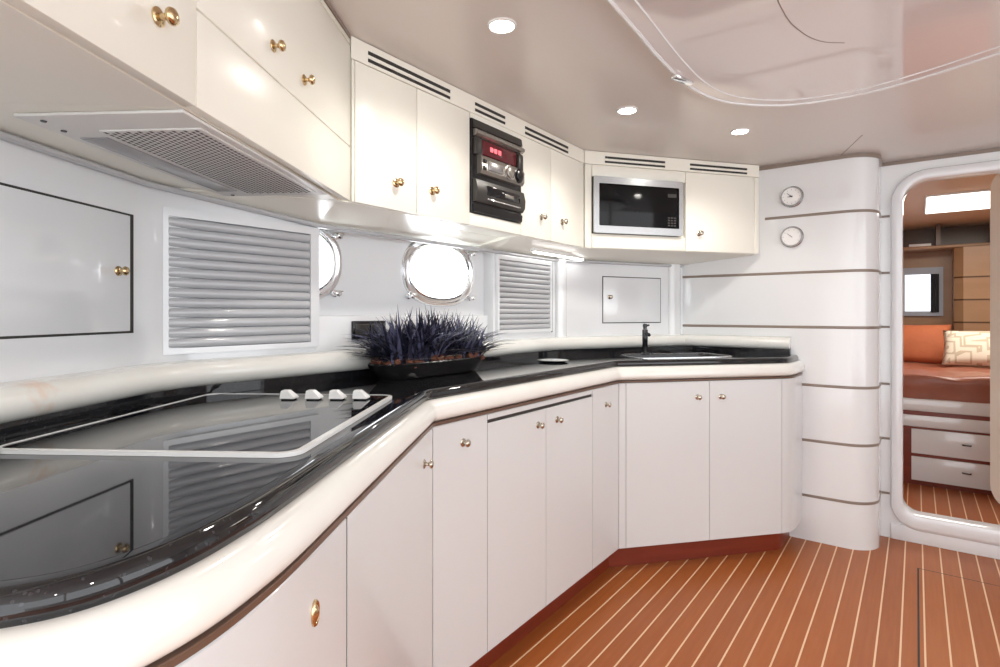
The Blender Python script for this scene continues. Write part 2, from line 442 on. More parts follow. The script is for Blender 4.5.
# wall around opening (four slabs meet the rounded frame)
inner = rr_loop(su(OL-.02), su(OR+.02), OB-.02, OT+.02, .115, 8, .08)
def to_rect(lp, s0, s1, z0, z1):
    cs, cz = sum(p[0] for p in lp)/len(lp), sum(p[1] for p in lp)/len(lp); out = []
    n = len(lp)//4
    for i, (s, z) in enumerate(lp):
        q = i//n; j = i % n
        out.append({0: (s1, z1), 1: (s0, z1), 2: (s0, z0), 3: (s1, z0)}[q])
    return out
bm = BM()
n = 9
R_o = [(su(1.5), CEIL), (su(UX-.02), CEIL), (su(UX-.02), 0), (su(1.5), 0)]
a0 = {}
for o in (-.05, 0):
    I = [bm.verts.new(FD.at(s, o, z)) for s, z in inner]; O = [bm.verts.new(FD.at(s, o, z)) for s, z in R_o]
    for q in range(4):
        for j in range(n-1): bm.faces.new((O[q], I[q*n+j], I[q*n+j+1]))
        k = (q+1) % 4
        bm.faces.new((O[q], I[q*n+n-1], I[(k*n) % (4*n)], O[k]))
    a0[o] = (I, O)
for i in range(4*n):
    j = (i+1) % (4*n); bm.faces.new((a0[0][0][i], a0[0][0][j], a0[-.05][0][j], a0[-.05][0][i]))
for i in range(4):
    j = (i+1) % 4; bm.faces.new((a0[0][1][i], a0[0][1][j], a0[-.05][1][j], a0[-.05][1][i]))
wd = struct(obj('wall_bow', bm, 'white', smooth=False), 'white bulkhead around the rounded cabin doorway', 'wall')
for z in zs[:-1]+[zs[-1]]:
    bm = BM(); fbox(bm, FD, su(UX), su(OL-.052), -.003, .0025, z-.0055, z+.0055)
    obj('inlay_band', bm, 'greybrown', wd)
bm = BM(); prism(bm, [(1.45, -1.6), (1.5, -1.6), (1.5, VD), (1.45, VD)], 0, .55); prism(bm, [(1.45, 2.55), (1.5, 2.55), (1.5, VD), (1.45, VD)], .55, CEIL); prism(bm, [(1.45, -1.6), (1.5, -1.6), (1.5, 2.55), (1.45, 2.55)], 1.79, CEIL)
for y in (-.4, 1.05): prism(bm, [(1.45, y), (1.5, y), (1.5, y+.07), (1.45, y+.07)], .55, 1.79)  # unseen wall; its openings are added and sized to light the port side
struct(obj('wall_right', bm, 'white', smooth=False), 'white starboard side wall with wide openings added to let in light', 'wall')
# door frame + open leaf
dr = sempty('door_1', (.25, VD, 0), 'white rounded cabin doorway with a cream door standing open inside', 'door')
bm = BM()
secs = [(-.048, -.05), (-.048, .012), (-.044, .020), (-.036, .024), (-.010, .024), (-.003, .020), (0, .012), (0, -.06)]
rings = []
for g, o in secs:
    g2 = -g
    lp = rr_loop(su(OL-g2), su(OR+g2), OB-g2*1.55 if g2 > 0 else OB, OT+g2, .10+g2, 8, .065+g2)
    rings.append([bm.verts.new(FD.at(s, o, z)) for s, z in lp])
for a, b in zip(rings, rings[1:]+rings[:1]):
    for i in range(len(a)): bm.faces.new((a[i], a[(i+1) % len(a)], b[(i+1) % len(a)], b[i]))
obj('frame', bm, 'wall', dr)
bm = BM(); fbox(bm, FD, su(OL-.048), su(OR+.06), -.04, .012, .0, .075, .004); obj('sill', bm, 'wall', dr)
LF = Frame((.322, 3.81), (.54, 3.385))
bm = BM(); plate(bm, LF, rr_loop(0, LF.len, .13, 1.805, .09, 8), -.02, .02); lf = obj('leaf', bm, 'doorcream', dr)
bm = BM()
for z in (.4, 1.45): lathe(bm, LF.at(LF.len+.004, .02, z), (0, 0, 1), [(0, 0), (.007, 0), (.007, .07), (0, .07)], 10)
obj('hinge', bm, 'chrome', lf)

# ------------------------------------------------------------------ dropped glossy ceiling panel, downlights
bound = [(-.50, -.8), (-.535, .6), (-.553, 1.2), (-.566, 1.52), (-.562, 1.73), (-.530, 1.88), (-.47, 1.985), (-.37, 2.075), (-.26, 2.115), (-.12, 2.122), (.05, 2.075), (.25, 1.98), (.62, 1.80), (1.2, 1.5), (1.3, -.8)]
def spline(pts, m=5):
    pts = [Vector(p) for p in pts]; out = []
    for i in range(len(pts)-1):
        p0, p1, p2, p3 = pts[max(i-1, 0)], pts[i], pts[i+1], pts[min(i+2, len(pts)-1)]
        for j in range(m):
            t = j/m
            out.append(.5*((2*p1)+(p2-p0)*t+(2*p0-5*p1+4*p2-p3)*t*t+(3*p1-p0-3*p2+p3)*t**3))
    return out+[pts[-1]]
bpts = spline(bound)
cp = thing('ceiling_panel', 'large glossy pale ceiling panel with a curved corner and bright double rim', 'ceiling panel', (.3, .8, 1.79))
bm = BM(); prism(bm, bpts, 1.797, CEIL-.001); obj('panel', bm, 'panel', cp)
bm = BM(); sweep(bm, bpts, [(-.006, 1.794), (-.001, 1.792), (.0035, 1.794), (.0035, 1.806), (-.006, 1.806)]); obj('rim', bm, 'white', cp)
inn = offset(bpts, .045)
bm = BM(); sweep(bm, inn, [(-.0025, 1.7955), (0, 1.794), (.0025, 1.7955), (.0025, 1.799), (-.0025, 1.799)]); obj('rim', bm, 'white', cp)
bm = BM(); sweep(bm, spline([(-.245, .9), (-.25, 1.40), (-.235, 1.55), (-.20, 1.65), (-.15, 1.70)], 4), [(-.0012, 1.7962), (.0012, 1.7962), (.0012, 1.7985), (-.0012, 1.7985)]); obj('seam', bm, 'greybrown', cp)
bm = BM()
for px in (0,):
    c = c2b(.545, 1.66)
    fr = Frame(c, c+Vector((.05, .2)))
    fbox(bm, fr, -.045, .045, -.012, .012, 1.783, 1.798, .005)
obj('clip', bm, 'chrome', cp)

def downlight(x, y, label, grp, power=6.5, zc=CEIL):
    t = thing('downlight', label, 'ceiling light', (x, y, zc-.012), grp)
    bm = BM(); lathe(bm, (x, y, zc), (0, 0, -1), [(.030, -.002), (.038, -.002), (.038, .003), (.036, .005), (.032, .005), (.030, .002)], 28)
    obj('ring', bm, 'whiteplastic', t)
    bm = BM(); lathe(bm, (x, y, zc-.0015), (0, 0, -1), [(0, -.001), (.0302, -.001), (.0302, .001), (.016, .004), (0, .005)], 24); obj('lens', bm, 'lamp', t)
    l = bpy.data.lights.new('downlight_beam', 'SPOT'); l.energy = power; l.color = (1, .945, .87); l.spot_size = math.radians(150); l.spot_blend = .6; l.shadow_soft_size = .03
    lo = bpy.data.objects.new('downlight_beam', l); C.objects.link(lo); lo.parent = t; lo.location = (0, 0, -.012)
for (X, Y), lb in (((.005, 1.424), 'lit round downlight nearest the camera, above the hi-fi cabinets'), ((.462, 2.018), 'lit round downlight in the middle, in front of the microwave'), ((.973, 2.25), 'lit round downlight nearest the rounded bulkhead column')):
    p = c2b(X, Y); downlight(p.x, p.y, lb, 'ceiling downlights')
for x, y, lb in ((.62, .30, 'added unseen fill downlight in the glossy ceiling panel, starboard side'), (.95, -.45, 'added unseen fill downlight in the glossy ceiling panel, furthest aft')):  # extra lamps out of view, added to brighten the port wall cabinets
    downlight(x, y, lb, 'ceiling downlights', 7., 1.797)

# ------------------------------------------------------------------ wall cabinets
def seg_poly(fr, s0, s1): return [fr.at(s0), fr.at(s1)]
def door(parent, fr, s0, s1, z0, z1, m='cream', o0=-.019, o1=0., g=.0012, name='door'):
    bm = BM(); fbox(bm, fr, s0+g, s1-g, o0, o1, z0+g, z1-g, .0022); return obj(name, bm, m, parent)
def vent(parent, fr, pa, pb):
    s0, s1 = fr.s(pa), fr.s(pb)
    bm = BM()
    for z0, z1 in ((1.7785, 1.7875), (1.7985, 1.8085)): fbox(bm, fr, s0, s1, -.02, .0012, z0, z1)
    obj('vent_slot', bm, 'gap', parent)
    bm = BM(); fbox(bm, fr, s0, s1, -.006, .0025, 1.7885, 1.7975, .001); obj('vent_bar', bm, 'cream', parent)
DT = 1.768
def body(parent, poly, z0=UB+.0, z1=CEIL-.001, m='cream', name='body'):
    bm = BM(); prism(bm, poly, z0, z1); return obj(name, bm, m, parent, smooth=False)
def rail(parent, poly, m='cream'):
    bm = BM(); sweep(bm, poly, rrect(-.019, 0, DT+.001, CEIL-.002, .001)); return obj('top_rail', bm, m, parent)
SLOPE0, SLOPE1 = .98, 1.354
def under(p):
    """underside height: level at the fronts and over the hob, falling to the wall along the straight run and the sink"""
    p = Vector(p); y = p.y
    if (p-W0).length < .03 or p.y < W0.y+.02: return UB
    front = min(abs(FUA.n.dot(p-FUA.p)) if y < 1.0 else 9, abs(p.x+1.2) if .9 < y < 2.3 else 9, abs(FUC.n.dot(p-FUC.p)) if y > 2.1 else 9)
    if front < .125: return UB
    k = min(1, max(0, (y-W0.y)/(SLOPE0-W0.y))); return UB+(SLOPE1-UB)*k
def unit(label, poly, frs, rails=True, group='wall cabinets'):
    cx = sum(p[0] for p in poly)/len(poly); cy = sum(p[1] for p in poly)/len(poly)
    t = thing('wall_cabinet', label, 'cabinet', (cx, cy, UB), group)
    body(t, poly, under)
    if rails: rail(t, frs)
    return t
def bodypoly(fr, s0, s1, backs, ins=.0195, g=.0006): return [fr.at(s0+g, -ins), fr.at(s1-g, -ins)]+backs
sA = FUA.s(197); lenA = FUA.len
aw = lambda px: FA.at(FA.s(px), .001)
# corner points behind the fronts
jA = (U0+(W0-U0)*.075); jB = U1+(W1-U1)*.10
back_mid = FA.at(FA.len-(lenA-sA)*.78, .001)
back_start = FA.at(max(.02, FA.len-lenA*.94), .001)
t = unit('cream wall cabinet at upper left, nearest the camera, with one large brass knob', bodypoly(FUA, 0, sA, [back_mid, back_start]), [FUA.at(0), FUA.at(sA)], False)
d = door(t, FUA, .002, sA, UB+.0, CEIL-.004); knob(d, FUA, FUA.s(158), 0, FUA.z(158, 17), 'brass', .86)
t = unit('cream wall cabinet over the extractor, a flap door with two knobs above a plain panel', [FUA.at(sA+.0006, -.0195), jA-Adir*.0006, W0+Vector((.001, .0)), back_mid+Adir*.001], [FUA.at(sA), FUA.at(lenA)], False)
zS = FUA.z(345, 142); sM = FUA.s(289)
door(t, FUA, sA, lenA-.003, UB, zS, name='lower_panel')
d = door(t, FUA, sA, lenA-.003, zS, CEIL-.03, name='flap_door')
for px, py in ((273, 46), (304, 80)): knob(d, FUA, FUA.s(px), 0, FUA.z(px, py), 'brass', .78)
door(t, FUA, sA, lenA-.003, CEIL-.029, CEIL-.013, name='top_rail')
bm = BM(); fbox(bm, FUA, sA, lenA-.003, -.019, .001, CEIL-.012, CEIL-.002); obj('dark_strip', bm, 'greybrown', t)
# straight run
sr0, sr1 = FUB.s(470), FUB.s(521); s0B, sdB, s0 = U0.y, FUB.s(417), FUB.s(355)
t = unit('cream two-door wall cabinet to the left of the hi-fi', [jA+Vector((.0, .0006)), FUB.at(sr0-.0006, -.0195), (-1.45, sr0-.0006), (-1.45, SLOPE0), (-1.404, SLOPE0-.002), (-1.404, .60)], [U0+Vector((0, .002)), FUB.at(sr0)])
door(t, FUB, s0B+.003, s0, UB, DT, name='corner_stile')
for a, b, px, py in ((s0, sdB, 396, 183), (sdB, sr0, 432, 191)):
    d = door(t, FUB, a, b, UB, DT); knob(d, FUB, FUB.s(px), 0, FUB.z(px, py), 'brass', .9)
vent(t, FUB, 368, 450)
t = unit('narrow cream wall cabinet housing the hi-fi', [FUB.at(sr0+.0006, -.11), FUB.at(sr1-.0006, -.11), (-1.45, sr1-.0006), (-1.45, sr0+.0006)], [FUB.at(sr0), FUB.at(sr1)])
ZR0, ZR1 = 1.432, 1.750
door(t, FUB, sr0, sr1, UB, ZR0-.001, name='lower_panel'); 
bm = BM(); fbox(bm, FUB, sr0+.001, sr1-.001, -.109, 0, ZR1+.001, DT-.001); obj('upper_panel', bm, 'cream', t)
bm = BM(); fbox(bm, FUB, sr0+.001, sr1-.001, -.109, -.02, UB+.001, ZR0-.001); obj('shelf', bm, 'cream', t)
vent(t, FUB, 475, 505)
sd2 = FUB.s(551)
t = unit('cream two-door wall cabinet between the hi-fi and the microwave corner', [FUB.at(sr1+.0006, -.0195), jB-Vector((0, .0008)), W1+Vector((.001, -.002)), (-1.404, sR1+.06), (-1.404, sr1+.0006)] if sr1 > sR1+.06 else [FUB.at(sr1+.0006, -.0195), jB-Vector((0, .0008)), W1+Vector((.001, -.002)), (-1.404, sR1+.002), (-1.45, sR1-.002), (-1.45, sr1+.0006)], [FUB.at(sr1), U1-Vector((0, .002))])
for a, b, px, py in ((sr1, sd2, 541, 217), (sd2, U1.y-.003, 562, 222)):
    d = door(t, FUB, a, b, UB, DT); knob(d, FUB, FUB.s(px), 0, FUB.z(px, py), 'nickel', .9)
vent(t, FUB, 525, 568)
# corner run over the sink
sm0, sm1, smE = FUC.s(592), FUC.s(681), FUC.s(685.5)
Wm = FC.at(.46, .001)
t = unit('cream wall cabinet over the sink housing the microwave', [jB+FC.d*.001, FUC.at(.03, -.0195), FUC.at(.03, -.0195), FUC.at(smE-.0006, -.0195), Wm-FC.d*.0006, W1+FC.d*.006+FC.n*.001][0:2]+[FUC.at(smE-.0006, -.0195), Wm-FC.d*.0006, W1+FC.d*.006+FC.n*.001], [U1+FUC.d*.002, FUC.at(smE)])
ZM0, ZM1 = FUC.z(637, 235), FUC.z(637, 179.5)
door(t, FUC, .003, sm0, UB, DT, name='left_stile')
door(t, FUC, sm0, smE, UB, ZM0, name='lower_panel'); door(t, FUC, sm0, smE, ZM1, DT, name='upper_panel')
vent(t, FUC, 605, 665)
t = unit('cream one-door wall cabinet beside the rounded bulkhead column', [FUC.at(smE+.0006, -.0195), FUC.at(FUC.len-.002, -.0195), Vector((U2.x-.02, 3.022)), W2+Vector((.004, -.003)), Wm+FC.d*.0006], [FUC.at(smE), FUC.at(FUC.len-.001)])
d = door(t, FUC, smE, FUC.len-.03, UB, DT); knob(d, FUC, FUC.s(699), 0, FUC.z(699, 233.5), 'nickel', .9)
door(t, FUC, FUC.len-.03, FUC.len-.001, UB, DT, name='end_stile')
vent(t, FUC, 690, 747)
# strip light below the corner
FS = FUB.off(-.11)
t = thing('strip_light', 'thin lit strip light under the wall cabinets left of the microwave corner', 'light', FS.at(FS.s(560), 0, 1.352))
bm = BM(); fbox(bm, FS, FS.s(533), FS.s(583), -.010, .010, 1.356, 1.373, .001); obj('housing', bm, 'whiteplastic', t)
bm = BM(); fbox(bm, FS, FS.s(534), FS.s(582), -.007, .008, 1.350, 1.356, .001); obj('lens', bm, 'strip', t)

# ------------------------------------------------------------------ hi-fi
t = thing('stereo', 'black and silver hi-fi with red display set into the wall cabinets', 'hi-fi', (-1.2, (sr0+sr1)/2, ZR0))
a, b = sr0+.003, sr1-.003; w = b-a; H = ZR1-ZR0
def ss(k): return a+w*k
def zz(k): return ZR0+H*k
bm = BM(); fbox(bm, FUB, a, b, -.108, .004, ZR0, ZR1, .003); obj('case', bm, 'black', t)
bm = BM(); sweep(bm, [FUB.at(ss(.03)), FUB.at(ss(.985))], [(0, zz(.81)), (.012, zz(.815)), (.022, zz(.835)), (.024, zz(.86)), (.016, zz(.885)), (0, zz(.89))]); obj('top_bar', bm, 'silverplastic', t)
bm = BM(); sweep(bm, [FUB.at(ss(.02)), FUB.at(ss(.985))], [(0, zz(.90)), (.012, zz(.905)), (.008, zz(.985)), (0, zz(.985))]); obj('disc_lid', bm, 'charcoal', t)
bm = BM(); fbox(bm, FUB, ss(.03), ss(.17), 0, .014, zz(.62), zz(.80), .005); obj('speaker_cheek', bm, 'charcoal', t)
bm = BM(); fbox(bm, FUB, ss(.87), ss(.98), 0, .02, zz(.58), zz(.80), .008); obj('speaker_cheek', bm, 'charcoal', t)
bm = BM(); fbox(bm, FUB, ss(.18), ss(.86), 0, .010, zz(.645), zz(.80), .003); dsp = obj('display', bm, 'reddisplay', t)
bm = BM()
for k in (.32, .40, .48): fbox(bm, FUB, ss(k), ss(k+.055), .0095, .0115, zz(.70), zz(.75), .001)
obj('lit_digit', bm, 'redled', dsp)
bm = BM(); sweep(bm, [FUB.at(ss(.10)), FUB.at(ss(.96))], [(0, zz(.42)), (.018, zz(.425)), (.026, zz(.46)), (.026, zz(.57)), (.018, zz(.62)), (0, zz(.63))]); cpn = obj('control_panel', bm, 'silverplastic', t)
bm = BM(); fbox(bm, FUB, ss(.22), ss(.50), .024, .030, zz(.47), zz(.57), .003); obj('button', bm, 'steel', cpn)
for k in range(2):
    bm = BM(); fbox(bm, FUB, ss(.12), ss(.18), .022, .029, zz(.46+.075*k), zz(.50+.075*k), .002); obj('button', bm, 'black', cpn)
for k, mm in ((.635, 'silverplastic'), (.835, 'black')):
    bm = BM(); lathe(bm, FUB.at(ss(k), .024, zz(.525)), (1, 0, 0), [(0, 0), (.027, 0), (.027, .003), (.022, .004), (.021, .009), (.017, .011), (0, .011)], 24); obj('dial', bm, mm, cpn)
bm = BM(); sweep(bm, [FUB.at(ss(.02)), FUB.at(ss(.985))], [(0, zz(.11)), (.014, zz(.115)), (.024, zz(.16)), (.026, zz(.25)), (.018, zz(.35)), (0, zz(.37))]); dk = obj('cassette_deck', bm, 'charcoal', t)
bm = BM(); fbox(bm, FUB, ss(.20), ss(.86), .020, .028, zz(.20), zz(.30), .002); win = obj('cassette_window', bm, 'blackglass', dk)
bm = BM(); fbox(bm, FUB, ss(.20), ss(.86), .022, .029, zz(.145), zz(.16), .001); obj('chrome_line', bm, 'chrome', dk)
bm = BM(); fbox(bm, FUB, ss(.54), ss(.72), .0278, .0285, zz(.225), zz(.265), .0003); obj('maker_plate', bm, 'silverplastic', win)
bm = BM(); sweep(bm, [FUB.at(ss(.02)), FUB.at(ss(.985))], [(0, zz(.005)), (.010, zz(.008)), (.012, zz(.085)), (0, zz(.09))]); obj('lower_lid', bm, 'black', t)

# ------------------------------------------------------------------ microwave
t = thing('microwave', 'steel framed built-in microwave with black glass door', 'microwave', FUC.at((sm0+sm1)/2, 0, ZM0))
a, b = sm0+.002, sm1-.001; w = b-a
bm = BM(); fbox(bm, FUC, a, b, -.018, .004, ZM0+.001, ZM1-.001, .002); obj('case', bm, 'black', t)
outer = rr_loop(a, b, ZM0+.001, ZM1-.001, .004, 3); zl, zh = ZM0+.034, ZM1-.032
inner = rr_loop(a+w*.055, b-w*.045, zl, zh, .004, 3)
bm = BM(); loop_plate(bm, FUC, outer, inner, .003, .018); obj('steel_frame', bm, 'steel', t)
bm = BM(); fbox(bm, FUC, a+w*.057, b-w*.047, .003, .012, zl+.001, zh-.001, .001); gd = obj('glass_door', bm, 'ovenglass', t)
bm = BM()
for i in range(3):
    for j in range(4):
        fbox(bm, FUC, a+w*(.83+.035*i), a+w*(.855+.035*i), .0118, .0126, zl+.012+.012*j, zl+.018+.012*j)
obj('keypad_mark', bm, 'charcoal', gd)
bm = BM(); fbox(bm, FUC, a+w*.83, a+w*.93, .0118, .0126, zh-.045, zh-.028); obj('readout', bm, 'charcoal', gd)

# ------------------------------------------------------------------ extractor hood under the first wall cabinets
Acx = lambda X, Y: c2b(X, Y)
hf = Frame(c2b(-.72+.063*.82-.052, .82), c2b(-.72+.063*1.37-.052, 1.37))     # runs along the wall; n points into the room
t = thing('extractor_hood', 'pale grey built-in extractor with perforated grille under the wall cabinets', 'extractor hood', hf.at(.27, .12, UB-.02))
bm = BM(); fbox(bm, hf, 0, .56, .0, .262, UB-.006, UB-.0006, .002); obj('panel', bm, 'hood', t)
bm = BM(); fbox(bm, hf, .065, .525, .080, .248, UB-.0085, UB-.0055, .001); gr = obj('grille', bm, 'hood', t)
bm = BM()
ny, nx = 36, 17
for i in range(ny):
    for j in range(nx):
        s = .069+(.448)*(i+(.5 if j % 2 else 0))/ny; o = .084+.160*j/nx
        z = UB-.0087
        vs = [bm.verts.new(hf.at(s+ds, o+do, z)) for ds, do in ((0, 0), (.0086, 0), (.0086, .0052), (0, .0052))]; bm.faces.new(vs)
obj('perforation', bm, 'gap', gr, smooth=False)
bm = BM(); fbox(bm, hf, .10, .50, .018, .066, UB-.008, UB-.0055, .001); obj('lamp_lens', bm, 'smoke', t)
for s, o in ((.02, .03), (.065, .022), (.545, .03)):
    bm = BM(); lathe(bm, hf.at(s, o, UB-.0058), (0, 0, -1), [(0, 0), (.0045, 0), (.004, .002), (0, .0028)], 12); obj('screw', bm, 'darkmetal', t)

# ------------------------------------------------------------------ wall locker doors, shutters, portholes, socket
def locker(fr, s0, s1, z0, z1, label, ks, kz, km, gr_):
    t = thing('locker_door', label, 'locker door', fr.at((s0+s1)/2, 0, z0), 'wall locker doors')
    bm = BM(); fbox(bm, fr, s0-.0045, s1+gr_, -.004, .0012, z0-.0045, z1+.0045); obj('shadow_gap', bm, 'gap', t)
    bm = BM(); fbox(bm, fr, s0, s1, .0, .003, z0, z1, .001); d = obj('door', bm, 'wall', t)
    knob(d, fr, ks, .003, kz, km, .72)
locker(FA, FA.s(-150), FA.s(129), FA.z(129, 331), FA.z(129, 216), 'flush white wall locker door with brass knob left of the large shutter', FA.s(117), FA.z(117, 271), 'brass', .012)
locker(FC, FC.s(603), FC.s(660), FC.z(603, 322.5), FC.z(603, 277), 'small flush white wall locker door behind the tap', FC.s(609), FC.z(609, 297), 'nickel', .0045)
def shutter(s0, s1, z0, z1, label, fl, fr_):
    t = thing('louvred_shutter', label, 'shutter', FB.at((s0+s1)/2, 0, z0), 'louvred wall shutters')
    bm = BM(); loop_plate(bm, FB, [(s0-fl, z0-.014), (s1+fr_, z0-.014), (s1+fr_, z1+.020), (s0-fl, z1+.020)], [(s0, z0), (s1, z0), (s1, z1), (s0, z1)], -.002, .014); obj('frame', bm, 'wall', t)
    bm = BM(); n = 13; h = (z1-z0)/n
    prof = [(.0, z0)]
    for i in range(n):
        for j in range(0, 6):
            a = PI*j/6; prof.append((.001+.0125*math.sin(a)**.8 if j else .0005, z0+h*(i+.5-.5*math.cos(a))))
    prof += [(.0, z1)]
    sweep(bm, [FB.at(s0+.001), FB.at(s1-.001)], prof); obj('slats', bm, 'shutter', t, angle=50)
shutter(FB.s(166), FB.s(308), 1.008, 1.318, 'large grey louvred shutter between the left wall locker and the portholes', .012, FB.s(316.5)-FB.s(308))
shutter(FB.s(497), FB.s(548), 1.02, 1.318, 'narrow grey louvred shutter to the right of the round-ended porthole', .012, .016)
for i, sc in enumerate(PH):
    w = sempty('window_%d' % (i+1), (-1.456, sc, 1.13), ('white-lit porthole half hidden by the large shutter', 'chrome-rimmed oval porthole above the plant')[i], 'window')
    bm = BM(); zc = 1.247
    rings = []
    for a, b, o in ((.158, .093, -.03), (.160, .095, .006), (.164, .099, .012), (.170, .105, .010), (.175, .110, .003), (.180, .115, .003), (.184, .119, .012), (.192, .127, .012), (.197, .132, .004), (.198, .133, -.002)):
        rings.append([bm.verts.new(HULL.at(s, o, z)) for s, z in ell(sc, zc, a, b, 48)])
    for p, q in zip(rings, rings[1:]):
        for k in range(48): bm.faces.new((p[k], p[(k+1) % 48], q[(k+1) % 48], q[k]))
    rg = obj('rim', bm, 'chrome', w)
    bm = BM(); plate(bm, HULL, ell(sc, zc, .1595, .0945, 48), -.026, -.018); obj('pane', bm, 'sky', w, smooth=False)
    for ds, dz in ((-.16, .105), (.165, -.09), (.17, .08), (-.165, -.09)):
        bm = BM()
        p = HULL.at(sc+ds*1.02, .004, zc+dz*1.05); q = p+Vector((.030, 0, 0))
        lathe(bm, p, (1, 0, 0), [(0, 0), (.011, 0), (.011, .004), (.005, .006), (.005, .016), (.010, .018), (.010, .026), (.006, .030), (0, .030)], 14)
        tube(bm, [p+Vector((.022, -.016, -.006)), p+Vector((.022, .016, .006))], .004, 8)
        obj('latch', bm, 'chrome', w)
fs = FB.off(-.0)
HS = HULL.off(.022)
t = thing('wall_socket', 'dark wall socket low on the wall behind the left end of the planter', 'socket', HS.at(HS.s(362), 0, HS.z(362, 341)))
s0, s1, z0, z1 = HS.s(351), HS.s(384), HS.z(351, 340), HS.z(351, 321)
bm = BM(); fbox(bm, HS, s0, s1, 0, .010, z0, z1, .003); obj('plate', bm, 'black', t)
bm = BM(); fbox(bm, HS, s0+.008, (s0+s1)/2-.003, .009, .013, z0+.010, z1-.010, .002); fbox(bm, HS, (s0+s1)/2+.003, s1-.008, .009, .013, z0+.010, z1-.010, .002); obj('rocker', bm, 'charcoal', t)

# ------------------------------------------------------------------ clock and barometer
def gauge(name, px, py, label, cat, hands):
    s, z = FBK.s(px), FBK.z(px, py); r = .047
    t = thing(name, label, cat, FBK.at(s, 0, z-r))
    bm = BM(); lathe(bm, FBK.at(s, 0, z), (0, -1, 0), [(r*.86, 0), (r*1.10, 0), (r*1.10, .004), (r*1.02, .008), (r*1.0, .022), (r*.95, .025), (r*.89, .020), (r*.89, .010)], 36); obj('bezel', bm, 'steel', t)
    bm = BM(); lathe(bm, FBK.at(s, 0, z), (0, -1, 0), [(0, 0), (r*.90, 0), (r*.90, .016), (0, .016)], 36); dl = obj('dial', bm, 'dialwhite', t)
    bm = BM()
    for k in range(12 if hands == 2 else 8):
        a = 2*PI*k/12 if hands == 2 else math.radians(-126+36*k)
        c = FBK.at(s+math.sin(a)*r*.76, .0163, z+math.cos(a)*r*.70); x = Vector((math.sin(a), 0, math.cos(a))); y = Vector((math.cos(a), 0, -math.sin(a)))
        vs = [c+x*i*r*.05+y*j*r*.018 for i, j in ((-1, -1), (1, -1), (1, 1), (-1, 1))]
        bm.faces.new([bm.verts.new(v) for v in vs])
    obj('hour_mark' if hands == 2 else 'scale_mark', bm, 'smoke', dl, smooth=False)
    for ang, ln, wd in ((-50, .55, .04), (-95, .38, .055))[:hands]:
        bm = BM(); a = math.radians(ang); x = Vector((math.sin(a), 0, math.cos(a))); y = Vector((math.cos(a), 0, -math.sin(a))); c = FBK.at(s, .0175, z)
        vs = [c-x*r*.1-y*r*wd, c+x*r*ln-y*r*wd*.4, c+x*r*ln+y*r*wd*.4, c-x*r*.1+y*r*wd]
        lo = [bm.verts.new(v) for v in vs]; hi = [bm.verts.new(v+Vector((0, -.001, 0))) for v in vs]
        bm.faces.new(lo); bm.faces.new(hi)
        for i in range(4): bm.faces.new((lo[i], lo[(i+1) % 4], hi[(i+1) % 4], hi[i]))
        obj('hand', bm, 'black' if hands == 2 else 'steel', dl, smooth=False)
gauge('clock', 792, 197, 'small round chrome clock, upper of the two white dials on the bulkhead', 'clock', 2)
gauge('barometer', 792, 237, 'small round chrome barometer, lower of the two white dials on the bulkhead', 'barometer', 1)

# ------------------------------------------------------------------ base cabinets
DB, DTL = .10, .797
def lunit(label, pts, back, ztop=.797):
    poly = offset(pts, -.0195); poly = trim_poly(poly, .0006, .0006)+back
    cx = sum(p[0] for p in poly)/len(poly); cy = sum(p[1] for p in poly)/len(poly)
    t = thing('base_cabinet', label, 'cabinet', (cx, cy, DB), 'base cabinets')
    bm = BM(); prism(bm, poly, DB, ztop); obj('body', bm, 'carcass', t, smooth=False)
    return t
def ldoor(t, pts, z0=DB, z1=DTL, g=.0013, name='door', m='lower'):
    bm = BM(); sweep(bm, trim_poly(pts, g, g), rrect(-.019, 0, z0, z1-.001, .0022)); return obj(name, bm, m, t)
FAw = lambda s: FA.at(s, .004)
sAs = (A_s-WA).dot(Adir); sP0 = FA.len-.02
wB = lambda y: Vector((-1.40, y))
t = lunit('curved base cabinet nearest the camera, one door with an oval brass pull', left_curve+[A_s], [FAw(sAs-.02), FAw(.35), left_curve[0]+Vector((-.03, .05))])
d = ldoor(t, left_curve+[A_s], g=.0032)
FL0 = Frame(left_curve[-1], A_s)
bm = BM(); s0 = FL0.s(314); z0 = FL0.z(314, 613)
c = FL0.at(s0, 0, z0)
prev = None
for k, o in ((1., 0), (1., .0025), (.9, .004), (.78, .004), (.70, .0025), (.35, .0055), (.05, .0065)):
    ring = [bm.verts.new(FL0.at(s0+.0095*k*math.cos(a), o, z0+.0165*k*math.sin(a))) for a in [2*PI*i/24 for i in range(24)]]
    if prev:
        for i in range(24): bm.faces.new((prev[i], prev[(i+1) % 24], ring[(i+1) % 24], ring[i]))
    prev = ring
bm.faces.new(prev); obj('pull', bm, 'brass', d)
t = lunit('plain base cabinet with one door left of the counter bend, below the hob', [A_s, P0], [W0+Vector((.03, .01)), FAw(sAs-.02)])
bm = BM(); fbox(bm, FLA, -.0028, .0028, -.0185, -.0012, DB+.002, DTL-.002); obj('seam_shade', bm, 'gap', t)  # dark strip painted into the door seam as its shade
d = ldoor(t, [A_s, P0], g=.0032); knob(d, FLA, FLA.s(424), 0, FLA.z(424, 464), 'nickel', .8)
v1, v2 = FLB.s(487.5), FLB.s(592.5)
t = lunit('narrow base cabinet with one door right of the counter bend', [P0, FLB.at(v1)], [wB(v1-.001), wB(W0.y+.1), W0+Vector((.03, .012))])
d = ldoor(t, [P0, FLB.at(v1)]); knob(d, FLB, FLB.s(463), 0, FLB.z(463, 442.5), 'nickel', .8)
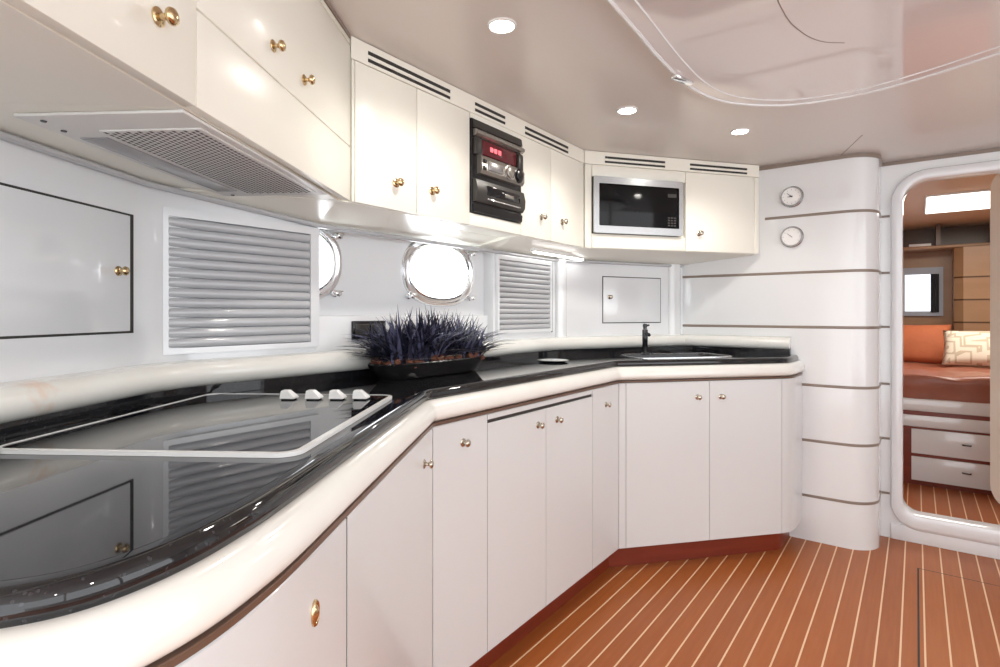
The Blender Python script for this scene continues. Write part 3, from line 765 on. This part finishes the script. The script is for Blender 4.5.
t = lunit('wide two-door base cabinet under the plant with a dark slot above its doors', [FLB.at(v1), FLB.at(v2)], [wB(v2-.001), wB(v1+.001)])
vm = FLB.s(546); ZD = .770
for a, b, px, py in ((v1, vm, 538, 425), (vm, v2, 557, 419.5)):
    d = ldoor(t, [FLB.at(a), FLB.at(b)], z1=ZD); knob(d, FLB, FLB.s(px), 0, FLB.z(px, py), 'nickel', .8)
ldoor(t, [FLB.at(v1), FLB.at(v2)], z0=ZD+.009, name='top_rail')
bm = BM(); fbox(bm, FLB, v1-.0010, v1+.0010, -.0185, -.0012, DB+.002, DTL-.002); obj('seam_shade', bm, 'gap', t)  # seam shade again, a dark strip between the two doors
bm = BM(); fbox(bm, FLB, v1+.004, v2-.004, -.02, -.003, ZD, ZD+.009); obj('slot', bm, 'gap', t)
t = lunit('slim one-door base cabinet at the inner corner left of the sink doors', [FLB.at(v2), P1], [W1+Vector((.01, -.01)), wB(v2+.001)])
d = ldoor(t, [FLB.at(v2), P1]); knob(d, FLB, FLB.s(606), 0, FLB.z(606, 404.5), 'nickel', .75)
sE = FLC.len
t = lunit('two-door base cabinet under the sink with a rounded end', [P1, P2]+end_curve, [Vector((W2.x+.02, 3.02)), W1+FC.n*.012+FC.d*.004], .72)
sm = FLC.s(709.5); s_st = FLC.s(626)
ldoor(t, [P1, FLC.at(s_st)], name='corner_stile')
for a, b, px, py in ((s_st, sm, 697.5, 397), (sm, sE-.012, 721, 396.5)):
    d = ldoor(t, [FLC.at(a), FLC.at(b)]); knob(d, FLC, FLC.s(px), 0, FLC.z(px, py), 'nickel', .8)
ldoor(t, [FLC.at(sE-.012)]+[P2]+end_curve, name='rounded_end')
# plinth
bm = BM(); sweep(bm, offset(front, -.055), rrect(-.03, 0, 0, DB-.001, .001))
struct(obj('baseboard_galley', bm, 'mahogany'), 'dark red mahogany plinth under the base cabinets', 'baseboard')

# ------------------------------------------------------------------ worktop
wt = thing('worktop', 'black granite worktop with rounded cream edge moulding along the whole galley', 'worktop', (-1.1, 1.5, .8))
ip0 = len(left_curve)+1
fr_r = fillet(front, .018, 4, [ip0, ip0+1])
top_front = offset(fr_r, -.040)
back = [Vector((W2.x+.03, 3.021)), W1+FC.n*.006+FC.d*.004, W0+Vector((.03, .02)), FAw(.05), left_curve[0]+Vector((-.02, .06))]
bm = BM()
SC = FLC.at(.385, -.215); sink_loop = []
FSK = Frame(SC, SC+FLC.d)
for s, o in rr_loop(-.235, .235, -.115, .115, .05, 6): sink_loop.append(FSK.at(s, o))
outer = [Vector(p) for p in top_front]+back
for z in (CT, .858):
    vo = [bm.verts.new((p.x, p.y, z)) for p in outer]; vi = [bm.verts.new((p.x, p.y, z)) for p in sink_loop]
    es = [bm.edges.new((l[i], l[(i+1) % len(l)])) for l in (vo, vi) for i in range(len(l))]
    bmesh.ops.triangle_fill(bm, use_beauty=True, use_dissolve=False, edges=es)
    if z == CT: T = (vo, vi)
    else:
        for A, B in zip(T, (vo, vi)):
            for i in range(len(A)):
                j = (i+1) % len(A); bm.faces.new((A[i], A[j], B[j], B[i]))
# rounded granite edge
sweep(bm, fr_r, [(-.0405, .858), (-.028, .858)]+[(-.030+.014*math.cos(a), .874+.016*math.sin(a)) for a in [math.radians(x) for x in range(-80, 91, 10)]]+[(-.0405, CT)])
obj('slab', bm, 'granite', wt, angle=30)
mz0, mz1 = .806, .864
prof = [(-.06, mz0)]+[(-.018+.029*math.cos(math.radians(a)), (mz0+.020)+(mz1-mz0-.020)*math.sin(math.radians(a)) if a > 0 else (mz0+.020)+.020*math.sin(math.radians(a))) for a in range(-80, 91, 10)]+[(-.06, mz1)]
bm = BM(); sweep(bm, fr_r, prof); obj('edge_moulding', bm, 'marble', wt, angle=40)
bm = BM(); sweep(bm, fr_r, rrect(-.06, .0022, .7975, mz0, .001)); obj('trim_strip', bm, 'brown', wt)
# upstand and rounded ledge along the walls
ledge_line = fillet([FA.at(.05), W0, (-1.406, sR0), ], .16, 10)+[Vector((-1.406, W1.y))]
ledge_line = fillet([FA.at(.05), W0, W1, W2+FC.d*-.002, Vector((FBK.at(FBK.s(791)).x, 3.025))], .12, 8, [1, 2])
bm = BM(); sweep(bm, ledge_line, rrect(.002, .030, CT-.001, .925, .002)); obj('upstand', bm, 'granite', wt)
lp = [(.002, .915)]+[(.022+.030*math.cos(math.radians(a)), .945+.030*math.sin(math.radians(a))) for a in range(-90, 91, 15)]+[(.002, .977)]
bm = BM(); sweep(bm, ledge_line, lp); obj('ledge', bm, 'marble', wt, angle=50)

# ------------------------------------------------------------------ hob
HX = Frame(c2b(-.281, .765), c2b(-.250, 1.325))        # right-hand edge, near to far; n points right
t = thing('hob', 'black glass hob with white metal rim and four white control knobs', 'hob', HX.at(.28, -.2, CT))
L = HX.len; Wd = .455
bm = BM(); prism(bm, [HX.at(s, o) for s, o in rr_loop(.003, L-.001, -Wd+.001, -.003, .03, 6)], CT+.0003, CT+.005); obj('glass', bm, 'blackglass', t)
bm = BM()
def ringplan(bm, lo, li, z0, z1):
    R_ = []
    for z in (z0, z1):
        for lp in (lo, li): R_.append([bm.verts.new((p.x, p.y, z)) for p in lp])
    a, b, c, d = R_; n = len(lo)
    for i in range(n):
        j = (i+1) % n
        for q, r in ((a, b), (c, d), (a, c), (b, d)): bm.faces.new((q[i], q[j], r[j], r[i]))
ringplan(bm, [HX.at(s, o) for s, o in rr_loop(0, L, -Wd, 0, .034, 8)], [HX.at(s, o) for s, o in rr_loop(.0095, L-.0012, -Wd+.0012, -.0095, .026, 8)], CT+.0003, CT+.0065)
obj('rim', bm, 'whiteplastic', t)
for px in (289, 314, 337.5, 361):
    X = (px-500)/F*1.262
    c = c2b(X, 1.262); kf = Frame(c, c+HX.n)            # s = to the right
    bm = BM(); fbox(bm, kf, -.0135, .0135, -.012, .012, CT+.005, CT+.008, .001); kb = obj('knob', bm, 'black', t)
    bm = BM(); zb, zt = CT+.008, CT+.026
    ring = []
    for z, x0, x1, o in ((zb, -.0155, .0170, .014), (zb+.003, -.0155, .0165, .0135), (zt-.002, -.0150, .002, .010), (zt, -.0135, .000, .008)):
        ring.append([bm.verts.new(kf.at(s, oo, z)) for s, oo in ((x0, -o), (x1, -o), (x1, o), (x0, o))])
    for a, b in zip(ring, ring[1:]):
        for i in range(4): bm.faces.new((a[i], a[(i+1) % 4], b[(i+1) % 4], b[i]))
    bm.faces.new(ring[0][::-1]); bm.faces.new(ring[-1]); obj('grip', bm, 'whiteplastic', kb, angle=25)

# ------------------------------------------------------------------ sink and tap
t = thing('sink', 'black inset sink with thin chrome rim in the worktop corner under the microwave', 'sink', v3(SC, CT-.15))
lo = [FSK.at(s, o) for s, o in rr_loop(-.245, .245, -.125, .125, .055, 6)]
bm = BM(); secs = [(1.005, CT+.0018), (.98, CT+.001), (.96, CT-.01), (.92, CT-.13), (.80, CT-.15)]
rings = []
for k, z in secs:
    rings.append([bm.verts.new(v3(SC+(p-SC)*k, z)) for p in sink_loop])
for a, b in zip(rings, rings[1:]):
    for i in range(len(a)): bm.faces.new((a[i], a[(i+1) % len(a)], b[(i+1) % len(a)], b[i]))
bm.faces.new(rings[-1]); obj('basin', bm, 'black', t)
bm = BM(); rr = []
for k, z in ((1.035, CT+.0004), (1.035, CT+.0025), (1.02, CT+.0032), (1.006, CT+.0025), (1.006, CT+.0015)): rr.append([bm.verts.new(v3(SC+(p-SC)*k, z)) for p in sink_loop])
for a, b in zip(rr, rr[1:]):
    for i in range(len(a)): bm.faces.new((a[i], a[(i+1) % len(a)], b[(i+1) % len(a)], b[i]))
obj('rim', bm, 'chrome', t)
bm = BM(); lathe(bm, v3(SC, CT-.1498), (0, 0, 1), [(0, 0), (.022, 0), (.022, .002), (.012, .003), (0, .001)], 18); obj('drain', bm, 'chrome', t)
FP = FLC.at(FLC.s(645), 0)
r = ray(645); tp = r*2.72
t = thing('tap', 'slim dark upright tap at the back of the sink', 'tap', v3(tp, CT))
bm = BM(); lathe(bm, v3(tp, CT+.0003), (0, 0, 1), [(0, 0), (.022, 0), (.021, .005), (.0135, .010), (.0125, .06), (.0135, .062), (.0135, .118), (.011, .122), (0, .123)], 20); obj('body', bm, 'darkmetal', t)
dv = v3((FLC.n+FLC.d*.08).normalized(), 0)
bm = BM(); b0 = v3(tp, CT+.098); tube(bm, [b0, b0+dv*.02+Vector((0, 0, .002)), b0+dv*.034+Vector((0, 0, .001)), b0+dv*.04+Vector((0, 0, -.005))], [.009, .008, .0075, .007]); obj('spout', bm, 'darkmetal', t)
bm = BM(); lathe(bm, v3(tp, CT+.1235), (0, 0, 1), [(0, 0), (.009, 0), (.009, .010), (.011, .012), (.011, .022), (.008, .026), (0, .027)], 16); tube(bm, [v3(tp, CT+.140), v3(tp, CT+.143)+v3(FLC.d, 0)*.022], [.005, .004]); obj('lever', bm, 'darkmetal', t)

# small dish
dp = ray(553)*2.30
bm = BM(); lathe(bm, v3(dp, CT+.0003), (0, 0, 1), [(0, 0), (.040, 0), (.054, .002), (.064, .006), (.066, .007), (.063, .007), (.050, .0045), (.038, .003), (0, .003)], 32)
tag(obj('dish', bm, 'chrome'), 'small low shiny steel dish on the black worktop left of the sink', 'dish')

# ------------------------------------------------------------------ planter
PF = Frame((-1.27, 0), (-1.27, 3)); a, b = PF.s(373), PF.s(478); pc = (a+b)/2; pw = (b-a)/2
t = thing('planter', 'low black oblong planter of blue-black grass on the worktop below the porthole', 'plant', (-1.27, pc, CT))
bm = BM(); rings = []
for k, dz in ((.0, .0004), (.86, .0004), (.90, .004), (.97, .036), (1.0, .048), (.985, .052), (.955, .048), (.93, .040), (0, .040)):
    if k == 0: rings.append([bm.verts.new((-1.27, pc, CT+dz))]); continue
    kb = .072-(1-k)*.15
    rings.append([bm.verts.new((-1.27+x, y, CT+dz)) for y, x in ell(pc, 0, pw*k if k > .9 else pw-.04, max(.045, kb), 40, 3.2)])
for p, q in zip(rings, rings[1:]):
    for i in range(40):
        j = (i+1) % 40
        if len(p) == 1: bm.faces.new((p[0], q[i], q[j]))
        elif len(q) == 1: bm.faces.new((p[i], p[j], q[0]))
        else: bm.faces.new((p[i], p[j], q[j], q[i]))
obj('bowl', bm, 'black', t)
bm = BM()
for i in range(160):
    y = pc+random.uniform(-1, 1)*(pw-.03); x = -1.27+random.uniform(-.055, .055); r = random.uniform(.008, .018)
    mm = Matrix.Translation((x, y, CT+.045+random.uniform(-.004, .014))) @ Matrix.Rotation(random.uniform(0, 3), 4, 'Z') @ Matrix.Diagonal((1.5*r, .9*r, .7*r, 1))
    bmesh.ops.create_icosphere(bm, subdivisions=1, radius=1, matrix=mm)
obj('bark', bm, 'bark', t, smooth=False)
def blades(n, m, h0, h1, lean, w, zb=.045, name='leaves'):
    bm = BM()
    for i in range(n):
        q = random.uniform(-1, 1); y = pc+q*(pw-.035); x = -1.27+random.uniform(-.05, .05)
        ang = random.uniform(0, 2*PI)
        dx, dy = math.cos(ang), math.sin(ang)+q*1.0
        if abs(q) > .7 and random.random() < .7: dy = math.copysign(abs(dy)+.4, q)
        l = math.hypot(dx, dy); dx, dy = dx/l, dy/l
        ln = lean*random.uniform(.25, 1.)**1.2; h = random.uniform(h0, h1)*(1-.25*q*q)
        px_, py_ = -dy, dx; prev = None
        for k in range(6):
            s = k/5
            xx = x+dx*ln*s**1.5; yy = y+dy*ln*s**1.5; z = CT+zb+h*(s-.55*(ln/lean)*s*s)
            xx = max(xx, -1.372 if z < CT+.10 else -1.40)
            ww = w*(1-.95*s**1.6)*(.7 if k == 0 else 1)
            v = [bm.verts.new((xx-px_*ww, yy-py_*ww, z)), bm.verts.new((xx, yy, z+ww*.5)), bm.verts.new((xx+px_*ww, yy+py_*ww, z))]
            if prev: bm.faces.new((prev[0], prev[1], v[1], v[0])); bm.faces.new((prev[1], prev[2], v[2], v[1]))
            prev = v
    return obj(name, bm, m, t, angle=180)
blades(520, 'blade', .12, .215, .16, .0066)
blades(280, 'blade', .05, .10, .14, .0066)
blades(230, 'blade2', .15, .225, .15, .0052)
blades(60, 'dry', .04, .09, .17, .0022)

# ------------------------------------------------------------------ floor hatch
hc = c2b(1.787, 2.377)
t = thing('floor_hatch', 'flush lifting floor hatch outlined by a dark gap at the doorway', 'floor hatch', (hc.x+.35, hc.y-.5, 0))
x0, x1, yA, yB = hc.x, hc.x+.72, hc.y-1.3, hc.y
bm = BM()
for q in (((x0, yA), (x0+.006, yA), (x0+.006, yB), (x0, yB)), ((x0+.006, yB-.006), (x1, yB-.006), (x1, yB), (x0+.006, yB)), ((x1-.006, yA), (x1, yA), (x1, yB-.006), (x1-.006, yB-.006)), ((x0+.006, yA), (x1-.006, yA), (x1-.006, yA+.006), (x0+.006, yA+.006))):
    prism(bm, q, -.001, .0007)
obj('gap', bm, 'gap', t, smooth=False)
bm = BM(); prism(bm, [(x0+.006, yA+.006), (x1-.006, yA+.006), (x1-.006, yB-.006), (x0+.006, yB-.006)], -.001, .0012); obj('lid', bm, 'floor', t, smooth=False)

# ------------------------------------------------------------------ cabin beyond the door
FW = Frame((-1.5, 6.1), (1.8, 6.1)); sw = lambda u: u+1.5
bm = BM(); fbox(bm, FW, 0, 3.3, -.05, 0, 0, CEIL)
struct(obj('wall_cabin_bow', bm, 'cabinwood'), 'honey coloured far wall of the cabin', 'wall')
bm = BM(); prism(bm, [(-1.55, 3.36), (-1.5, 3.36), (-1.5, 6.1), (-1.55, 6.1)], 0, CEIL)
struct(obj('wall_cabin_left', bm, 'cabinwood'), 'honey coloured port wall of the cabin', 'wall')
bm = BM(); prism(bm, [(1.2, 3.36), (1.25, 3.36), (1.25, 6.1), (1.2, 6.1)], 0, CEIL)
struct(obj('wall_cabin_right', bm, 'cabinwood'), 'honey coloured starboard wall of the cabin', 'wall')
bm = BM(); prism(bm, [(-1.55, 3.341), (1.8, 3.341), (1.8, 6.15), (-1.55, 6.15)], CEIL, CEIL+.05)
struct(obj('ceiling_cabin', bm, 'cabinceil'), 'peach coloured cabin ceiling', 'ceiling')
t = thing('cabin_light', 'bright oblong ceiling light inside the cabin', 'ceiling light', (.42, 4.73, CEIL-.02))
bm = BM(); prism(bm, [(.045, 4.38), (.80, 4.38), (.80, 5.09), (.045, 5.09)], CEIL-.012, CEIL-.0005); obj('housing', bm, 'whiteplastic', t)
bm = BM(); prism(bm, [(.055, 4.39), (.79, 4.39), (.79, 5.08), (.055, 5.08)], CEIL-.017, CEIL-.012); obj('lens', bm, 'cabinlamp', t)
# bed
bf = Frame((-1.45, 4.40), (1.15, 4.40)); sb = lambda u: u+1.45
t = thing('bed', 'white cabin bed with drawers and rust satin cover seen through the doorway', 'bed', (0, 5.2, 0))
bm = BM(); prism(bm, [(-1.45, 4.42), (1.15, 4.42), (1.15, 6.09), (-1.45, 6.09)], .03, .46); obj('base', bm, 'white', t)
bm = BM(); prism(bm, [(-1.45, 4.43), (1.15, 4.43), (1.15, 6.09), (-1.45, 6.09)], 0, .03); obj('plinth', bm, 'mahogany', t)
bm = BM(); fbox(bm, bf, sb(-1.45), sb(1.15), -.02, .03, .475, .555, .01); obj('side_rail', bm, 'white', t)
bm = BM(); fbox(bm, bf, sb(-1.45), sb(1.15), -.022, .004, .448, .475); fbox(bm, bf, sb(-1.45), sb(1.15), -.022, -.008, .03, .37); obj('dark_rebate', bm, 'mahogany', t)
bm = BM(); fbox(bm, bf, sb(-1.45), sb(1.15), -.022, .012, .375, .448, .004); obj('upper_panel', bm, 'white', t)
for z0, z1 in ((.205, .36), (.035, .185)):
    bm = BM(); fbox(bm, bf, sb(-.025), sb(.62), -.008, .008, z0, z1, .003); d = obj('drawer', bm, 'white', t)
    c = bf.at(sb(.245), .008, z0+.085)
    bm = BM(); tube(bm, [c+Vector((-.02, 0, 0)), c+Vector((-.02, -.015, 0)), c+Vector((.02, -.015, 0)), c+Vector((.02, 0, 0))], .004, 8); obj('handle', bm, 'darkmetal', d)
def soft(bm, x0, x1, y0, y1, z0, z1, amp, nx=40, ny=26, drape=0):
    """rounded upholstered slab with folds"""
    import mathutils
    V = {}
    for i in range(nx+1):
        for j in range(ny+1):
            u, v = i/nx, j/ny
            x = x0+(x1-x0)*u; y = y0+(y1-y0)*max(0, (v-.2)/.8)
            e = min(1, v/.2)
            nz = mathutils.noise.noise(Vector((x*5, y*4+e*3, 1.3)))*amp+mathutils.noise.noise(Vector((x*14, y*9+e*6, 4.)))*amp*.4
            z = z0+(z1-z0)*math.sin(e*PI/2)**.6+nz*(.4+.6*e)
            y -= .02*math.sin(e*PI)+nz*.8*(1-e)
            V[i, j] = bm.verts.new((x, y, z))
    for i in range(nx):
        for j in range(ny): bm.faces.new((V[i, j], V[i+1, j], V[i+1, j+1], V[i, j+1]))
    lo = {}
    ring = [(i, 0) for i in range(nx+1)]+[(nx, j) for j in range(1, ny+1)]+[(i, ny) for i in range(nx-1, -1, -1)]+[(0, j) for j in range(ny-1, 0, -1)]
    low = [bm.verts.new((V[k].co.x, V[k].co.y, z0-.02)) for k in ring]
    for q in range(len(ring)):
        r_ = (q+1) % len(ring); bm.faces.new((V[ring[q]], V[ring[r_]], low[r_], low[q]))
bm = BM(); soft(bm, -1.44, 1.14, 4.385, 6.08, .556, .705, .026, 90, 30); obj('cover', bm, 'satin', t, angle=180)
def pillow(name, cx, cy, z0, w, h, th, tilt, yaw, m, label):
    bm = BM(); n = 16; V = {}
    R_ = Matrix.Translation((cx, cy, z0)) @ Matrix.Rotation(yaw, 4, 'Z') @ Matrix.Rotation(tilt, 4, 'X')
    for sgn in (-1, 1):
        for i in range(n+1):
            for j in range(n+1):
                u, v = 2*i/n-1, 2*j/n-1
                if sgn == 1 and (i in (0, n) or j in (0, n)): V[sgn, i, j] = V[-1, i, j]; continue
                p = (max(0, 1-u*u)*max(0, 1-v*v))**.38
                k = 1-.07*(1-abs(u*v))*(u*u+v*v)*.7
                V[sgn, i, j] = bm.verts.new(R_ @ Vector((u*w/2*k, sgn*th/2*p, (v*k+1)*h/2)))
        for i in range(n):
            for j in range(n): bm.faces.new((V[sgn, i, j], V[sgn, i+1, j], V[sgn, i+1, j+1], V[sgn, i, j+1]))
    return tag(obj(name, bm, m, angle=180), label, 'pillow', 'pillows on the cabin bed')
pillow('pillow', -.02, 5.38, .705, .46, .32, .13, -.35, -.06, 'orange', 'plain burnt orange pillow on the cabin bed')
pillow('pillow', .395, 5.10, .722, .50, .285, .13, -.55, -.08, 'pattern', 'cream patterned pillow on the cabin bed beside the orange one')
# far window, curtain, shelf, panelled pier
w = sempty('window_3', (.05, 6.1, 1.1), 'bright cabin window with a pale blue frame', 'window')
u0, u1, z0, z1 = -.11, .185, 1.07, 1.49
bm = BM(); loop_plate(bm, FW, [(sw(u0), z0), (sw(u1), z0), (sw(u1), z1), (sw(u0), z1)], [(sw(u0)+.03, z0+.04), (sw(u1)-.03, z0+.04), (sw(u1)-.03, z1-.06), (sw(u0)+.03, z1-.06)], 0, .03); obj('frame', bm, 'blue', w, smooth=False)
bm = BM(); fbox(bm, FW, sw(u0)+.028, sw(u1)-.028, .002, .012, z0+.038, z1-.058); obj('pane', bm, 'blind', w, smooth=False)
bm = BM(); pts = [(sw(.098)+.058*k/10, .036+.010*math.sin(k*2.1)) for k in range(11)]
prism(bm, [FW.at(s, o) for s, o in pts]+[FW.at(s, o+.008) for s, o in pts[::-1]], 1.10, 1.43)
tag(obj('curtain', bm, 'curtain'), 'narrow dark curtain at the right of the cabin window', 'curtain')
t = thing('cabin_shelf', 'dark open shelf high on the far cabin wall', 'shelf', (.2, 5.95, 1.63))
bm = BM(); fbox(bm, FW, sw(-.6), sw(.9), 0, .30, 1.625, 1.65, .006); obj('board', bm, 'cabinwood', t)
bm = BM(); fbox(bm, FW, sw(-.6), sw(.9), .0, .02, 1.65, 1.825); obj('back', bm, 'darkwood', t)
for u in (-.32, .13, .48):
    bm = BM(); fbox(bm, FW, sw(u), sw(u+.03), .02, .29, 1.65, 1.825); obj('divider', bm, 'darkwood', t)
bm = BM(); fbox(bm, FW, sw(-.05), sw(.10), .10, .26, 1.651, 1.675, .004)
tag(obj('book', bm, 'whiteplastic'), 'flat pale book lying on the high cabin shelf', 'book')
bm = BM(); sweep(bm, [Vector((.245, 6.095)), Vector((.245, 5.80)), Vector((.30, 5.74)), Vector((1.19, 5.74))], [(0, .76), (0, 1.62), (-.04, 1.62), (-.04, .76)])
t = tag(obj('cabin_locker', bm, 'cabinwood'), 'honey wood panelled locker with dark grooves right of the cabin window', 'locker')
for z in (1.02, 1.20, 1.38):
    bm = BM(); sweep(bm, [Vector((.245, 5.85)), Vector((.245, 5.80)), Vector((.30, 5.74)), Vector((1.19, 5.74))], [(-.002, z-.006), (.002, z-.006), (.002, z+.006), (-.002, z+.006)]); obj('groove', bm, 'darkwood', t)

# ------------------------------------------------------------------ light
def area(name, loc, rot, sx, sy, e, col):
    l = bpy.data.lights.new(name, 'AREA'); l.shape = 'RECTANGLE'; l.size = sx; l.size_y = sy; l.energy = e; l.color = col
    o = bpy.data.objects.new(name, l); C.objects.link(o); o.location = loc; o.rotation_euler = rot; return o
area('cabin_lamp_light', (.42, 4.73, CEIL-.03), (0, 0, 0), .7, .6, 9, (1., .93, .82))
world = bpy.data.worlds.new('World'); bpy.context.scene.world = world; world.use_nodes = True
bg = world.node_tree.nodes['Background']; bg.inputs[0].default_value = (.945, .97, 1.0, 1); bg.inputs[1].default_value = 2.2
# ------------------------------------------------------------------ camera
cam = bpy.data.cameras.new('Camera'); co = bpy.data.objects.new('Camera', cam); C.objects.link(co)
cam.sensor_width = 36; cam.lens = F/1000*36; cam.shift_y = -.0200; cam.clip_start = .02
co.location = (0, 0, EYE); co.rotation_euler = (PI/2, 0, math.atan2(.6, .8))
sc = bpy.context.scene; sc.camera = co
sc.view_settings.view_transform = 'Standard'; sc.view_settings.look = 'None'; sc.view_settings.exposure = 0.50; sc.view_settings.gamma = 1.
sc.view_settings.use_curve_mapping = False
sc.cycles.max_bounces = 10; sc.cycles.diffuse_bounces = 6
